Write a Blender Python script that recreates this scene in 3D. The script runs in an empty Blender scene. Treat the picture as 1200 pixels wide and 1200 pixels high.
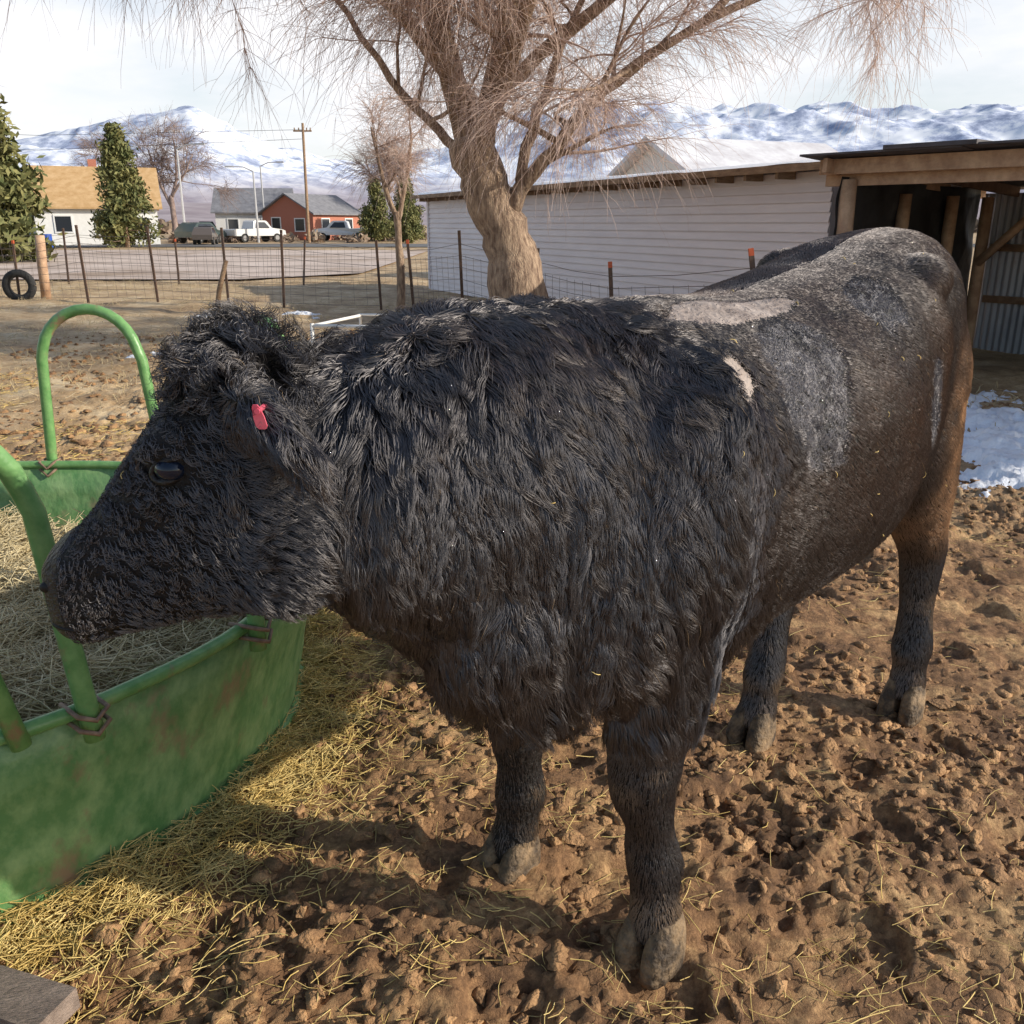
import bpy, math, random
import numpy as np
from mathutils import Vector, kdtree
from mathutils.bvhtree import BVHTree
random.seed(7); rng=np.random.default_rng(7)
scene=bpy.context.scene
R=math.radians
# ---------------------------------------------------------------- noise
def _h(i,j,k,s):
    n=(i.astype(np.int64)*374761393+j.astype(np.int64)*668265263+k.astype(np.int64)*1274126177+s*1103515245)&0xffffffff
    n=((n^(n>>13))*1274126177)&0xffffffff
    n=(n^(n>>16))&0xffffffff
    n=(n*2246822519)&0xffffffff
    return ((n^(n>>15))&0xffffff)/float(0xffffff)*2-1
def vn3(x,y,z,s=0):
    xi=np.floor(x);yi=np.floor(y);zi=np.floor(z)
    fx=x-xi;fy=y-yi;fz=z-zi
    fx=fx*fx*(3-2*fx);fy=fy*fy*(3-2*fy);fz=fz*fz*(3-2*fz)
    r=0
    for a in (0,1):
        for b in (0,1):
            for c in (0,1):
                w=(fx if a else 1-fx)*(fy if b else 1-fy)*(fz if c else 1-fz)
                r=r+w*_h(xi+a,yi+b,zi+c,s)
    return r
def vn2(x,y,s=0):
    xi=np.floor(x);yi=np.floor(y)
    fx=x-xi;fy=y-yi
    fx=fx*fx*(3-2*fx);fy=fy*fy*(3-2*fy)
    z=np.zeros_like(xi)
    return ((_h(xi,yi,z,s)*(1-fx)+_h(xi+1,yi,z,s)*fx)*(1-fy)+(_h(xi,yi+1,z,s)*(1-fx)+_h(xi+1,yi+1,z,s)*fx)*fy)
def fbm2(x,y,f,o=4,s=0):
    r=0;a=1
    for i in range(o):
        c_,s_=math.cos(i*1.1),math.sin(i*1.1)
        r=r+a*vn2((x*c_-y*s_)*f+i*17.3,(x*s_+y*c_)*f+i*9.1,s+i);f*=2.03;a*=.5
    return r
def sstep(a,b,x):
    t=np.clip((x-a)/(b-a),0,1);return t*t*(3-2*t)
# ---------------------------------------------------------------- materials
def newmat(name):
    m=bpy.data.materials.new(name);m.use_nodes=True
    nt=m.node_tree
    return m,nt,nt.nodes['Principled BSDF']
def M(name,c1,c2=None,scale=6,rough=.8,bump=0,bscale=30,metal=0,detail=6,lo=.35,hi=.65,c3=None,s3=2,lo3=.55,hi3=.7,stretch=None,spec=.5):
    m,nt,b=newmat(name);N=nt.nodes;L=nt.links
    tc=N.new('ShaderNodeTexCoord');src=tc.outputs['Object']
    if stretch:
        mp=N.new('ShaderNodeMapping');mp.inputs['Scale'].default_value=stretch
        L.new(src,mp.inputs[0]);src=mp.outputs[0]
    b.inputs['Roughness'].default_value=rough;b.inputs['Metallic'].default_value=metal
    b.inputs['Specular IOR Level'].default_value=spec
    if c2 is None: b.inputs['Base Color'].default_value=(*c1,1)
    else:
        n=N.new('ShaderNodeTexNoise');n.inputs['Scale'].default_value=scale;n.inputs['Detail'].default_value=detail
        n.inputs['Roughness'].default_value=.65
        r=N.new('ShaderNodeValToRGB');r.color_ramp.elements[0].position=lo;r.color_ramp.elements[1].position=hi
        r.color_ramp.elements[0].color=(*c1,1);r.color_ramp.elements[1].color=(*c2,1)
        L.new(src,n.inputs['Vector']);L.new(n.outputs['Fac'],r.inputs['Fac'])
        out=r.outputs['Color']
        if c3 is not None:
            n3=N.new('ShaderNodeTexNoise');n3.inputs['Scale'].default_value=s3;n3.inputs['Detail'].default_value=8
            n3.inputs['Roughness'].default_value=.7
            mr=N.new('ShaderNodeMapRange');mr.inputs[1].default_value=lo3;mr.inputs[2].default_value=hi3
            mx=N.new('ShaderNodeMix');mx.data_type='RGBA';mx.inputs[7].default_value=(*c3,1)
            L.new(src,n3.inputs['Vector']);L.new(n3.outputs['Fac'],mr.inputs[0]);L.new(mr.outputs[0],mx.inputs[0]);L.new(out,mx.inputs[6])
            out=mx.outputs[2]
        L.new(out,b.inputs['Base Color'])
    if bump:
        n2=N.new('ShaderNodeTexNoise');n2.inputs['Scale'].default_value=bscale;n2.inputs['Detail'].default_value=6
        bp=N.new('ShaderNodeBump');bp.inputs['Strength'].default_value=bump;bp.inputs['Distance'].default_value=.02
        L.new(src,n2.inputs['Vector']);L.new(n2.outputs['Fac'],bp.inputs['Height']);L.new(bp.outputs[0],b.inputs['Normal'])
    return m
m_green=M('green_paint',(.10,.24,.085),(.28,.43,.19),14,.42,.2,50,c3=(.27,.19,.12),s3=4,lo3=.54,hi3=.66,detail=10,lo=.40,hi=.70,stretch=(1,1,.6))
m_green2=M('green_tube_paint',(.11,.27,.085),(.20,.38,.14),20,.36,.1,60,c3=(.28,.20,.12),s3=9,lo3=.57,hi3=.68)
m_straw=M('straw',(.58,.40,.12),(.82,.64,.27),9,.6)
m_hay=M('hay_mass',(.20,.15,.07),(.42,.33,.16),25,.9,1,60)
m_mud=M('mud_clod',(.14,.072,.035),(.52,.30,.14),9,.85,.8,90)
m_bark=M('bark',(.16,.10,.07),(.50,.36,.25),7,.9,1,22,stretch=(3,3,.7))
m_twig=M('twig_bark',(.50,.34,.28),(.72,.56,.48),2,.7)
m_twig2=M('grey_twig_bark',(.24,.17,.15),(.36,.27,.24),2,.8)
m_siding=M('siding_paint',(.74,.67,.69),(.84,.77,.78),3,.5,stretch=(.3,.3,2))
m_white=M('white_paint',(.76,.75,.73),(.84,.83,.81),3,.6)
m_snow=M('snow',(.80,.83,.90),(.90,.91,.94),6,.5,.5,30)
m_wood=M('old_wood',(.20,.12,.07),(.40,.27,.17),6,.8,.5,40,stretch=(1,1,4))
m_woodl=M('pale_beam_wood',(.36,.21,.13),(.62,.41,.26),5,.75,.4,40,stretch=(1,1,1))
m_black=M('black_tarp',(.012,.012,.014),(.03,.03,.033),5,.55,.6,9)
m_tin=M('corrugated_tin',(.24,.25,.28),(.38,.39,.42),3,.5,.1,30,metal=.2,c3=(.2,.12,.08),s3=1.5,lo3=.6,hi3=.75,stretch=(1,1,.3))
m_post=M('rusty_steel_post',(.07,.045,.035),(.14,.08,.05),12,.7)
m_wire=M('wire',(.16,.13,.12),(.24,.2,.18),8,.5,metal=.3)
m_orange=M('orange_post_top',(.5,.09,.03),(.6,.13,.05),9,.6)
m_tire=M('tire_rubber',(.015,.015,.016),(.03,.03,.03),9,.8)
m_tanroof=M('tan_shingle',(.46,.28,.12),(.60,.40,.21),2,.85,.4,8)
m_greyroof=M('grey_shingle',(.16,.16,.18),(.25,.25,.27),2,.85)
m_brick=M('brick',(.38,.13,.09),(.50,.22,.15),14,.9)
m_glass=M('window_glass',(.03,.035,.045),None,rough=.08)
m_trim=M('white_trim',(.78,.78,.78),None,rough=.5)
m_road=M('gravel',(.48,.38,.32),(.66,.54,.47),.35,.95,.6,3,c3=(.36,.26,.19),s3=.12,lo3=.5,hi3=.62)
m_hoof=M('muddy_hoof',(.055,.038,.025),(.34,.23,.13),16,.75,.8,50,lo=.40,hi=.68)
m_eye=M('bull_eye',(.010,.016,.034),None,rough=.03)
m_lid=M('eye_rim_skin',(.012,.010,.010),(.022,.018,.016),60,.5,.4,100)
m_nose=M('muzzle_skin',(.022,.016,.015),(.08,.055,.045),30,.38,.9,120)
m_tag=M('ear_tag_pink',(.52,.06,.11),(.60,.12,.17),20,.45)
m_chrome=M('vehicle_wheel',(.25,.25,.26),None,rough=.4,metal=.7)
m_blue=M('blue_plastic',(.02,.08,.4),None,rough=.5)
m_pine=M('pine_needles',(.07,.095,.03),(.24,.22,.08),1.2,.8)
# ---------------------------------------------------------------- mesh helpers
def new_obj(name,me,mats=(),parent=None,smooth=False):
    ob=bpy.data.objects.new(name,me);scene.collection.objects.link(ob)
    for m in mats: me.materials.append(m)
    if smooth: me.polygons.foreach_set('use_smooth',[True]*len(me.polygons))
    if parent: ob.parent=parent
    return ob
def empty(name,loc=(0,0,0),rot=0):
    e=bpy.data.objects.new(name,None);scene.collection.objects.link(e);e.location=loc;e.rotation_euler[2]=rot;e.empty_display_size=.2
    return e
class MB:
    def __init__(s): s.v=[];s.f=[];s.m=[]
    def add(s,v,f,mi=0):
        o=len(s.v);s.v.extend([tuple(map(float,p)) for p in v]);s.f.extend([tuple(i+o for i in q) for q in f]);s.m.extend([mi]*len(f))
    def box(s,x0,x1,y0,y1,z0,z1,mi=0):
        v=[(x,y,z) for z in(z0,z1) for x,y in((x0,y0),(x1,y0),(x1,y1),(x0,y1))]
        s.add(v,[(0,3,2,1),(4,5,6,7),(0,1,5,4),(1,2,6,5),(2,3,7,6),(3,0,4,7)],mi)
    def beam(s,p,q,w,h,mi=0,up=(0,0,1)):
        p=Vector(p);q=Vector(q);d=(q-p).normalized();u=Vector(up)
        if abs(d.dot(u))>.95:u=Vector((0,1,0))
        a=d.cross(u).normalized();b=a.cross(d).normalized()
        v=[c+a*sx*w/2+b*sy*h/2 for c in(p,q) for sx,sy in((-1,-1),(1,-1),(1,1),(-1,1))]
        s.add(v,[(0,1,2,3),(7,6,5,4),(0,4,5,1),(1,5,6,2),(2,6,7,3),(3,7,4,0)],mi)
    def tube(s,pts,rad,n=8,mi=0,cap=True):
        pts=[Vector(p) for p in pts];k=len(pts)
        if not hasattr(rad,'__len__'): rad=[rad]*k
        t0=(pts[1]-pts[0]).normalized()
        a=t0.cross(Vector((0,0,1)))
        if a.length<.1:a=t0.cross(Vector((0,1,0)))
        a.normalize();v=[]
        for i,p in enumerate(pts):
            t=(pts[min(i+1,k-1)]-pts[max(i-1,0)]).normalized()
            a=(a-t*a.dot(t)).normalized();b=t.cross(a)
            for j in range(n):
                th=2*math.pi*j/n;v.append(p+(a*math.cos(th)+b*math.sin(th))*rad[i])
        f=[(i*n+j,i*n+(j+1)%n,(i+1)*n+(j+1)%n,(i+1)*n+j) for i in range(k-1) for j in range(n)]
        if cap: f+= [tuple(reversed(range(n))),tuple(range((k-1)*n,k*n))]
        s.add(v,f,mi)
    def build(s,name,mats,parent=None,smooth=False):
        me=bpy.data.meshes.new(name);me.from_pydata(s.v,[],s.f);me.update()
        ob=new_obj(name,me,mats,parent,smooth)
        me.polygons.foreach_set('material_index',s.m)
        return ob
def np_mesh(name,V,F,mats,parent=None,smooth=False):
    me=bpy.data.meshes.new(name);V=np.asarray(V,np.float32);F=np.asarray(F,np.int32);k=F.shape[1]
    me.vertices.add(len(V));me.vertices.foreach_set('co',V.ravel())
    me.loops.add(F.size);me.loops.foreach_set('vertex_index',F.ravel())
    me.polygons.add(len(F));me.polygons.foreach_set('loop_start',np.arange(0,F.size,k,dtype=np.int32))
    me.update(calc_edges=True)
    return new_obj(name,me,mats,parent,smooth)
def tubes(P,Rd,n=3):
    P=np.asarray(P,float);N,K,_=P.shape
    T=np.gradient(P,axis=1);T/=np.linalg.norm(T,axis=2,keepdims=True)+1e-9
    ref=rng.normal(size=(N,1,3));a=np.cross(T,ref);a/=np.linalg.norm(a,axis=2,keepdims=True)+1e-9
    b=np.cross(T,a);th=np.arange(n)*2*np.pi/n
    V=P[:,:,None,:]+Rd[:,:,None,None]*(a[:,:,None,:]*np.cos(th)[None,None,:,None]+b[:,:,None,:]*np.sin(th)[None,None,:,None])
    idx=np.arange(N*K*n).reshape(N,K,n);nx=np.roll(idx,-1,axis=2)
    F=np.stack([idx[:,:-1],nx[:,:-1],nx[:,1:],idx[:,1:]],-1).reshape(-1,4)
    return V.reshape(-1,3),F
# ---------------------------------------------------------------- ground
def gh(x,y):
    d=np.sqrt(x*x+y*y)
    near=1-sstep(7,16,d)
    h=.035*fbm2(x,y,.9,3,1)
    c=vn2(x*4.3+y,y*5.3-x,5)*.5+vn2(x*9.7+3,y*9.7,6)*.25
    patch=.45+.5*sstep(-.3,.4,vn2(x*1.4,y*1.4,25))
    h=h+near*patch*(.020*c+.021*np.abs(fbm2(x,y,9,3,9))+.016*fbm2(x,y,24,3,12)+.010*fbm2(x,y,60,2,15))
    h=h+near*.020*sstep(.2,.5,vn2(x*3.1+8,y*3.1,21))-near*.034*sstep(.30,.5,vn2(x*5.7+8,y*5.7,23))
    mid=(1-sstep(16,60,d))
    return h*mid+mid*(1-near)*.03*fbm2(x,y,2,3,30)-.014
def axis_x():
    f=np.arange(-3.6,3.6,.0125);o=[];x=3.6;s=.0125
    while x<6000: o.append(x);s*=1.06;x+=s
    o=np.array(o);return np.concatenate([-o[::-1],f[1:],o])
def axis_y():
    a=[1.0];s=.009
    while a[-1]<6000:
        s=max(s,.0065*a[-1]) if a[-1]<12 else s*1.03
        a.append(a[-1]+s)
    b=[.9,.7,.4,0,-.6,-2,-5,-15,-50,-200]
    return np.array(b[::-1]+a)
ax=axis_x();ay=axis_y();X,Y=np.meshgrid(ax,ay);Z=gh(X.ravel(),Y.ravel())
V=np.stack([X.ravel(),Y.ravel(),Z],1);nx_,ny_=len(ax),len(ay)
I=np.arange(nx_*ny_).reshape(ny_,nx_)
F=np.stack([I[:-1,:-1],I[:-1,1:],I[1:,1:],I[1:,:-1]],-1).reshape(-1,4)
m_ground,nt,b=newmat('corral_ground');N=nt.nodes;L=nt.links
geo=N.new('ShaderNodeNewGeometry');sep=N.new('ShaderNodeSeparateXYZ');L.new(geo.outputs['Position'],sep.inputs[0])
def noise(sc,det=8,ro=.65):
    n=N.new('ShaderNodeTexNoise');n.inputs['Scale'].default_value=sc;n.inputs['Detail'].default_value=det;n.inputs['Roughness'].default_value=ro
    L.new(geo.outputs['Position'],n.inputs['Vector']);return n
def ramp(fac,els):
    r=N.new('ShaderNodeValToRGB');e=r.color_ramp.elements
    e[0].position,e[0].color=els[0][0],(*els[0][1],1);e[1].position,e[1].color=els[-1][0],(*els[-1][1],1)
    for p,c in els[1:-1]:
        q=e.new(p);q.color=(*c,1)
    L.new(fac,r.inputs[0]);return r.outputs[0]
def mixc(f,a,b_):
    m=N.new('ShaderNodeMix');m.data_type='RGBA';L.new(f,m.inputs[0]);L.new(a,m.inputs[6]);L.new(b_,m.inputs[7]);return m.outputs[2]
mud=ramp(noise(2.6,9,.72).outputs[0],[(.34,(.10,.050,.025)),(.5,(.33,.18,.082)),(.66,(.68,.44,.21))])
fine=ramp(noise(45,4).outputs[0],[(.35,(.60,.56,.54)),(.65,(1.25,1.25,1.25))])
mm=N.new('ShaderNodeMix');mm.data_type='RGBA';mm.blend_type='MULTIPLY';mm.inputs[0].default_value=1;L.new(mud,mm.inputs[6]);L.new(fine,mm.inputs[7])
far=ramp(noise(.9,10,.82).outputs[0],[(.36,(.22,.14,.075)),(.5,(.48,.33,.18)),(.66,(.74,.60,.39))])
def mr(src,a,b_,c=0,d=1):
    m=N.new('ShaderNodeMapRange');m.inputs[1].default_value=a;m.inputs[2].default_value=b_;m.inputs[3].default_value=c;m.inputs[4].default_value=d;L.new(src,m.inputs[0]);return m.outputs[0]
col=mixc(mr(sep.outputs[1],4.0,8),mm.outputs[2],far)
L.new(col,b.inputs['Base Color']);b.inputs['Roughness'].default_value=.78
bp=N.new('ShaderNodeBump');bp.inputs['Strength'].default_value=1;bp.inputs['Distance'].default_value=.014
L.new(noise(60,6,.75).outputs[0],bp.inputs['Height']);L.new(bp.outputs[0],b.inputs['Normal'])
np_mesh('ground',V,F,[m_ground],smooth=True)
def clods(name,n,region,smin,smax,mat,seed,pw=3):
    r=np.random.default_rng(seed)
    x=r.uniform(region[0],region[1],n);y=region[2]+(region[3]-region[2])*r.random(n)**1.5
    keep=vn2(x*1.7,y*1.7,77)+r.normal(0,.35,n)>-.15;x=x[keep];y=y[keep];n=len(x)
    z=gh(x,y);s=smin+(smax-smin)*r.random(n)**pw
    th=np.linspace(0,2*np.pi,8)[:-1]
    dirs=[(0,0,1)]+[(math.cos(t)*.75,math.sin(t)*.75,.6) for t in th]+[(math.cos(t+.4),math.sin(t+.4),-.15) for t in th]
    D=np.array(dirs);k=7
    Vv=np.repeat(D[None],n,0)*(1+r.normal(0,.30,(n,len(D),1)))+r.normal(0,.12,(n,len(D),3))
    sc=s[:,None]*np.stack([r.uniform(.6,1.5,n),r.uniform(.6,1.4,n),r.uniform(.35,.8,n)],1)
    Vv=Vv*sc[:,None,:];an=r.uniform(0,6.28,n);c=np.cos(an);sn=np.sin(an)
    xr=Vv[:,:,0]*c[:,None]-Vv[:,:,1]*sn[:,None];yr=Vv[:,:,0]*sn[:,None]+Vv[:,:,1]*c[:,None]
    Vv=np.stack([xr+x[:,None],yr+y[:,None],Vv[:,:,2]+z[:,None]+s[:,None]*.1],-1)
    f=[]
    for j in range(k):
        j2=(j+1)%k
        f+=[(0,1+j,1+j2),(1+j,8+j,1+j2),(1+j2,8+j,8+j2)]
    f=np.array(f);F=(f[None]+(np.arange(n)*15)[:,None,None]).reshape(-1,3)
    np_mesh(name,Vv.reshape(-1,3),F,[mat],smooth=False)
clods('mud_clods',56000,(-2.5,4.6,1.1,8.5),.002,.028,m_mud,3,3.8)
# straw
def strands(x,y,z,L0,L1,wid,tilt,rs,k=4):
    n=len(x);L_=rs.uniform(L0,L1,n);az=rs.uniform(0,6.283,n);el=rs.normal(0,tilt,n)
    d=np.stack([np.cos(az)*np.cos(el),np.sin(az)*np.cos(el),np.sin(el)],1)
    t=np.linspace(-.5,.5,k)[None,:,None]
    bend=rs.normal(0,.18,(n,1,3));bend[:,:,2]*=.6
    P=np.stack([x,y,z],1)[:,None,:]+d[:,None,:]*L_[:,None,None]*t+bend*L_[:,None,None]*(t*t*4)*.5
    return tubes(P,np.full((n,k),1.)*wid*rs.uniform(.5,1.4,(n,1)),3)
FC=(-2.03,2.72);RB=1.25;RT=1.36;HP=.53
rs=np.random.default_rng(5)
n=40000;x=rs.uniform(-2.4,3.8,n);y=1.15+6*rs.random(n)**1.6
dist=np.sqrt((x-FC[0])**2+(y-FC[1])**2)-RB
pr=np.exp(-np.abs(dist)/.30)*1.0*(dist>0)+.04+.5*sstep(.15,.6,vn2(x*1.3,y*1.3,41))*(x<1.4)*.4+.12*sstep(.1,.6,vn2(x*2.3,y*2.3,43))
keep=rs.random(n)<pr;x=x[keep];y=y[keep];z=gh(x,y)+.006+np.abs(rs.normal(0,.008,len(x)))
V,F=strands(x,y,z,.02,.12,.0011,.14,rs)
np_mesh('scattered_straw',V,F,[m_straw])
n=10000;ang=rs.uniform(-1.9,1.2,n);dd=np.abs(rs.normal(0,.15,n));rr=RB+.01+dd
x=FC[0]+rr*np.cos(ang);y=FC[1]+rr*np.sin(ang);z=gh(x,y)+.05*np.exp(-dd/.12)*rs.random(n)+.006
V,F=strands(x,y,z,.04,.17,.0014,.2,rs)
np_mesh('straw_litter',V,F,[m_straw])
# snow patches
def snow(name,x0,x1,y0,y1,thr,seed,amp=.09):
    gx=np.linspace(x0,x1,150);gy=np.linspace(y0,y1,150);X,Y=np.meshgrid(gx,gy)
    ex=np.clip(np.minimum(X-x0,x1-X)/((x1-x0)*.22),0,1)*np.clip(np.minimum(Y-y0,y1-Y)/((y1-y0)*.22),0,1)
    f=fbm2(X,Y,2.4*2/(x1-x0)**.5,4,seed)*.55+.45-thr
    h=np.clip(f,-.5,.5)*amp*2; h=np.where(h>0,.02+h*.6,h)-(1-ex)*.12
    h=h+.020*fbm2(X,Y,9,3,seed+2)
    Z=gh(X.ravel(),Y.ravel()).reshape(X.shape)+h-.012
    I=np.arange(150*150).reshape(150,150);F=np.stack([I[:-1,:-1],I[:-1,1:],I[1:,1:],I[1:,:-1]],-1).reshape(-1,4)
    np_mesh(name,np.stack([X.ravel(),Y.ravel(),Z.ravel()],1),F,[m_snow],smooth=True)
snow('snow_patch',2.6,5.9,4.5,9.4,.17,3,.10)
snow('snow_patch',-6.5,-3.0,15.5,18.0,.72,8)
snow('snow_patch',-5.2,-4.0,11,12.5,.8,9,.05)
def sheet(name,pts,z,mat):
    mb=MB();mb.add([(a,c,z) for a,c in pts],[tuple(range(len(pts)))]);return mb.build(name,[mat])
sheet('gravel_road',[(-90,27),(-8,27.5),(-5,31),(-5,58),(-90,60)],.03,m_road)
sheet('paved_street',[(-300,66),(60,66),(60,76),(-300,76)],.03,M('asphalt',(.12,.12,.125),(.18,.175,.17),1,.9))
# ---------------------------------------------------------------- hay feeder
fe=empty('hay_feeder',(FC[0],FC[1],0))
mb=MB();nseg=96
ringv=[];zs=[(-.04,RB),(.0,RB+.002),(.13,RB+.028),(.15,RB+.034),(.17,RB+.034),(.36,RB+.075),(.38,RB+.081),(.40,RB+.081),(HP,RT)]
def fr(th): return 1+.010*math.sin(3*th+1)+.006*math.sin(7*th)+.003*math.sin(17*th+2)
for (z,r) in zs:
    for j in range(nseg):
        th=2*math.pi*j/nseg;ringv.append((r*fr(th)*math.cos(th),r*fr(th)*math.sin(th),z))
off=len(ringv)
for (z,r) in zs:
    for j in range(nseg):
        th=2*math.pi*j/nseg;ringv.append(((r-.006)*fr(th)*math.cos(th),(r-.006)*fr(th)*math.sin(th),z))
f=[]
K=len(zs)
for i in range(K-1):
    for j in range(nseg):
        j2=(j+1)%nseg
        f.append((i*nseg+j,i*nseg+j2,(i+1)*nseg+j2,(i+1)*nseg+j))
        f.append((off+i*nseg+j2,off+i*nseg+j,off+(i+1)*nseg+j,off+(i+1)*nseg+j2))
for j in range(nseg):
    j2=(j+1)%nseg;i=K-1
    f.append((i*nseg+j,i*nseg+j2,off+i*nseg+j2,off+i*nseg+j))
mb.add(ringv,f);mb.build('panel',[m_green],fe,True)
mb=MB()
pts=[((RT)*fr(t)*math.cos(t),(RT)*fr(t)*math.sin(t),HP+.004) for t in np.linspace(0,2*np.pi,97)]
mb.tube(pts,.019,10)
pts=[((RB+.01)*fr(t)*math.cos(t),(RB+.01)*fr(t)*math.sin(t),.0) for t in np.linspace(0,2*np.pi,97)]
mb.tube(pts,.018,8)
def cyl(th,r,z): return (r*math.cos(th),r*math.sin(th),z)
clampb=MB()
for k in range(8):
    a1=R(-40+45*k);a0=a1-R(23);am=(a0+a1)/2;hw=(a1-a0)/2
    P=[];top=1.24
    zc=top-.22
    for z in np.linspace(HP-.06,zc,7): 
        P.append(cyl(am+hw*(1-.16*(z-HP)/.6),RT+.03-(z-HP)*.05,z))
    hw2=hw*.84
    for t in np.linspace(0,math.pi,15)[1:-1]:
        P.append(cyl(am+hw2*math.cos(t),RT+.0,zc+.22*math.sin(t)))
    for z in np.linspace(zc,HP-.06,7): 
        P.append(cyl(am-hw*(1-.16*(z-HP)/.6),RT+.03-(z-HP)*.05,z))
    mb.tube(P,.024,12)
    for s in(-1,1):
        th0=am+s*hw
        for dz in (0,-.035):
            c=[cyl(th0+d,RT+o,HP+dz+e) for d,o,e in((-.026,-.03,.02),(-.024,.055,.018),(.0,.066,.0),(.024,.055,.018),(.026,-.03,.02),(0,-.04,-.01),(-.026,-.03,.02))]
            clampb.tube(c,.006,6)
mb.tube([cyl(R(-46),RT+.02,HP-.02),cyl(R(-49),RT-.02,.9),cyl(R(-53),RT-.04,1.18)],.022,12)
mb.build('tubular_loops',[m_green2],fe,True)
clampb.build('clamps',[M('rusty_clamp',(.16,.10,.065),(.30,.20,.14),40,.7)],fe,True)
hp=empty('hay_pile',(FC[0],FC[1],0))
def hz(r,th): return .38+.10*np.cos(th*2+1)*(r/1.2)-.09*sstep(.85,1.2,r)
g=60;rrr=np.linspace(0,1.21,24);tt=np.linspace(0,2*np.pi,g+1)[:-1]
RR,TT=np.meshgrid(rrr,tt,indexing='ij');xx=RR*np.cos(TT);yy=RR*np.sin(TT)
zz=hz(RR,TT)+.06*fbm2(xx,yy,3,3,50)
I=np.arange(24*g).reshape(24,g);nx2=np.roll(I,-1,axis=1)
np_mesh('hay_core',np.stack([xx.ravel(),yy.ravel(),zz.ravel()],1),np.stack([I[:-1],I[1:],nx2[1:],nx2[:-1]],-1).reshape(-1,4),[m_hay],hp,True)
n=18000;r_=1.2*np.sqrt(rs.random(n));t_=rs.uniform(0,6.283,n);x=r_*np.cos(t_);y=r_*np.sin(t_)
z=hz(r_,t_)+.06*fbm2(x,y,3,3,50)+np.abs(rs.normal(0,.025,n))
V,F=strands(x,y,z,.06,.24,.0017,.32,rs)
np_mesh('hay_strands',V,F,[M('hay',(.50,.40,.21),(.78,.66,.42),14,.7)],hp)
mb=MB();mb.beam((-1.35,1.60,.03),(-.93,1.45,.05),.11,.05);mb.beam((-1.33,1.52,.0),(-.97,1.39,.02),.05,.05);mb.build('weathered_plank',[M('grey_wood',(.16,.12,.10),(.30,.23,.19),8,.8,.5,60,stretch=(1,4,4))])
# ---------------------------------------------------------------- BULL
O=np.array([.173,1.85]);ea=np.array([.676,.737]);el=np.array([.737,-.676])
def W(a,l,z):
    p=O+a*ea+l*el;return np.array([p[0],p[1],z])
EA=np.array([*ea,0]);EL=np.array([*el,0]);UP=np.array([0,0,1.])
def catmull(A,sub):
    A=np.asarray(A,float);n=len(A);out=[]
    for i in range(n-1):
        p0=A[max(i-1,0)];p1=A[i];p2=A[i+1];p3=A[min(i+2,n-1)]
        for t in np.linspace(0,1,sub,endpoint=False):
            out.append(.5*((2*p1)+(-p0+p2)*t+(2*p0-5*p1+4*p2-p3)*t*t+(-p0+3*p1-3*p2+p3)*t**3))
    out.append(A[-1]);return np.array(out)
body=MB()
def loft(secs,power=2.2,n=28,sub=4,mbx=None):
    A=catmull([np.concatenate(s) for s in secs],sub);v=[]
    for r in A:
        c,u,w=r[:3],r[3:6],r[6:9]
        for j in range(n):
            th=2*math.pi*j/n;cs,sn=math.cos(th),math.sin(th)
            v.append(c+u*math.copysign(abs(sn)**(2/power),sn)+w*math.copysign(abs(cs)**(2/power),cs))
    k=len(A);f=[(i*n+j,i*n+(j+1)%n,(i+1)*n+(j+1)%n,(i+1)*n+j) for i in range(k-1) for j in range(n)]
    v.append(A[0][:3]);v.append(A[-1][:3])
    f+=[(len(v)-2,(j+1)%n,j) for j in range(n)]+[(len(v)-1,(k-1)*n+j,(k-1)*n+(j+1)%n) for j in range(n)]
    (mbx or body).add(v,f)
def TB(T,B,w):
    T=np.array(T,float);B=np.array(B,float);return ((T+B)/2,(T-B)/2,np.array(w,float))
def ell(c,r,axs=None,mbx=None):
    axs=axs if axs is not None else np.array([EA,EL,UP])
    v=[];n=20;m=12
    for i in range(1,m):
        ph=math.pi*i/m
        for j in range(n):
            th=2*math.pi*j/n
            q=np.array([math.sin(ph)*math.cos(th)*r[0],math.sin(ph)*math.sin(th)*r[1],math.cos(ph)*r[2]])
            v.append(np.array(c)+q@axs)
    f=[(i*n+j,(i+1)*n+j,(i+1)*n+(j+1)%n,i*n+(j+1)%n) for i in range(m-2) for j in range(n)]
    v.append(np.array(c)+np.array([0,0,r[2]])@axs);v.append(np.array(c)-np.array([0,0,r[2]])@axs)
    f+=[(len(v)-2,j,(j+1)%n) for j in range(n)]+[(len(v)-1,(m-2)*n+(j+1)%n,(m-2)*n+j) for j in range(n)]
    (mbx or body).add(v,f)
tr=[(-.36,0,1.12,.82,.10),(-.27,0,1.28,.67,.21),(-.12,0,1.40,.61,.29),(.05,0,1.44,.61,.325),(.25,0,1.445,.63,.34),(.5,0,1.44,.63,.365),(.8,.0,1.475,.645,.375),
    (1.05,.0,1.53,.68,.35),(1.25,.0,1.575,.75,.305),(1.42,.01,1.585,.84,.27),(1.55,.01,1.56,.92,.23),(1.66,.01,1.49,1.0,.16),(1.72,.01,1.40,1.1,.09)]
loft([TB(W(a,l,t),W(a,l,b_),EL*w) for a,l,t,b_,w in tr],2.35)
ell(W(-.21,0,.80),(.18,.19,.18));ell(W(-.30,0,.93),(.17,.18,.24))
ell(W(.35,0,.80),(.35,.28,.17))
for s in(-1,1):
    ell(W(1.20,.0+s*.20,1.45),(.11,.08,.07));ell(W(.02,s*.205,1.06),(.23,.135,.30));ell(W(1.40,.01+s*.15,1.12),(.24,.14,.33))
wn=np.array([.593,-.805,0])
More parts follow.
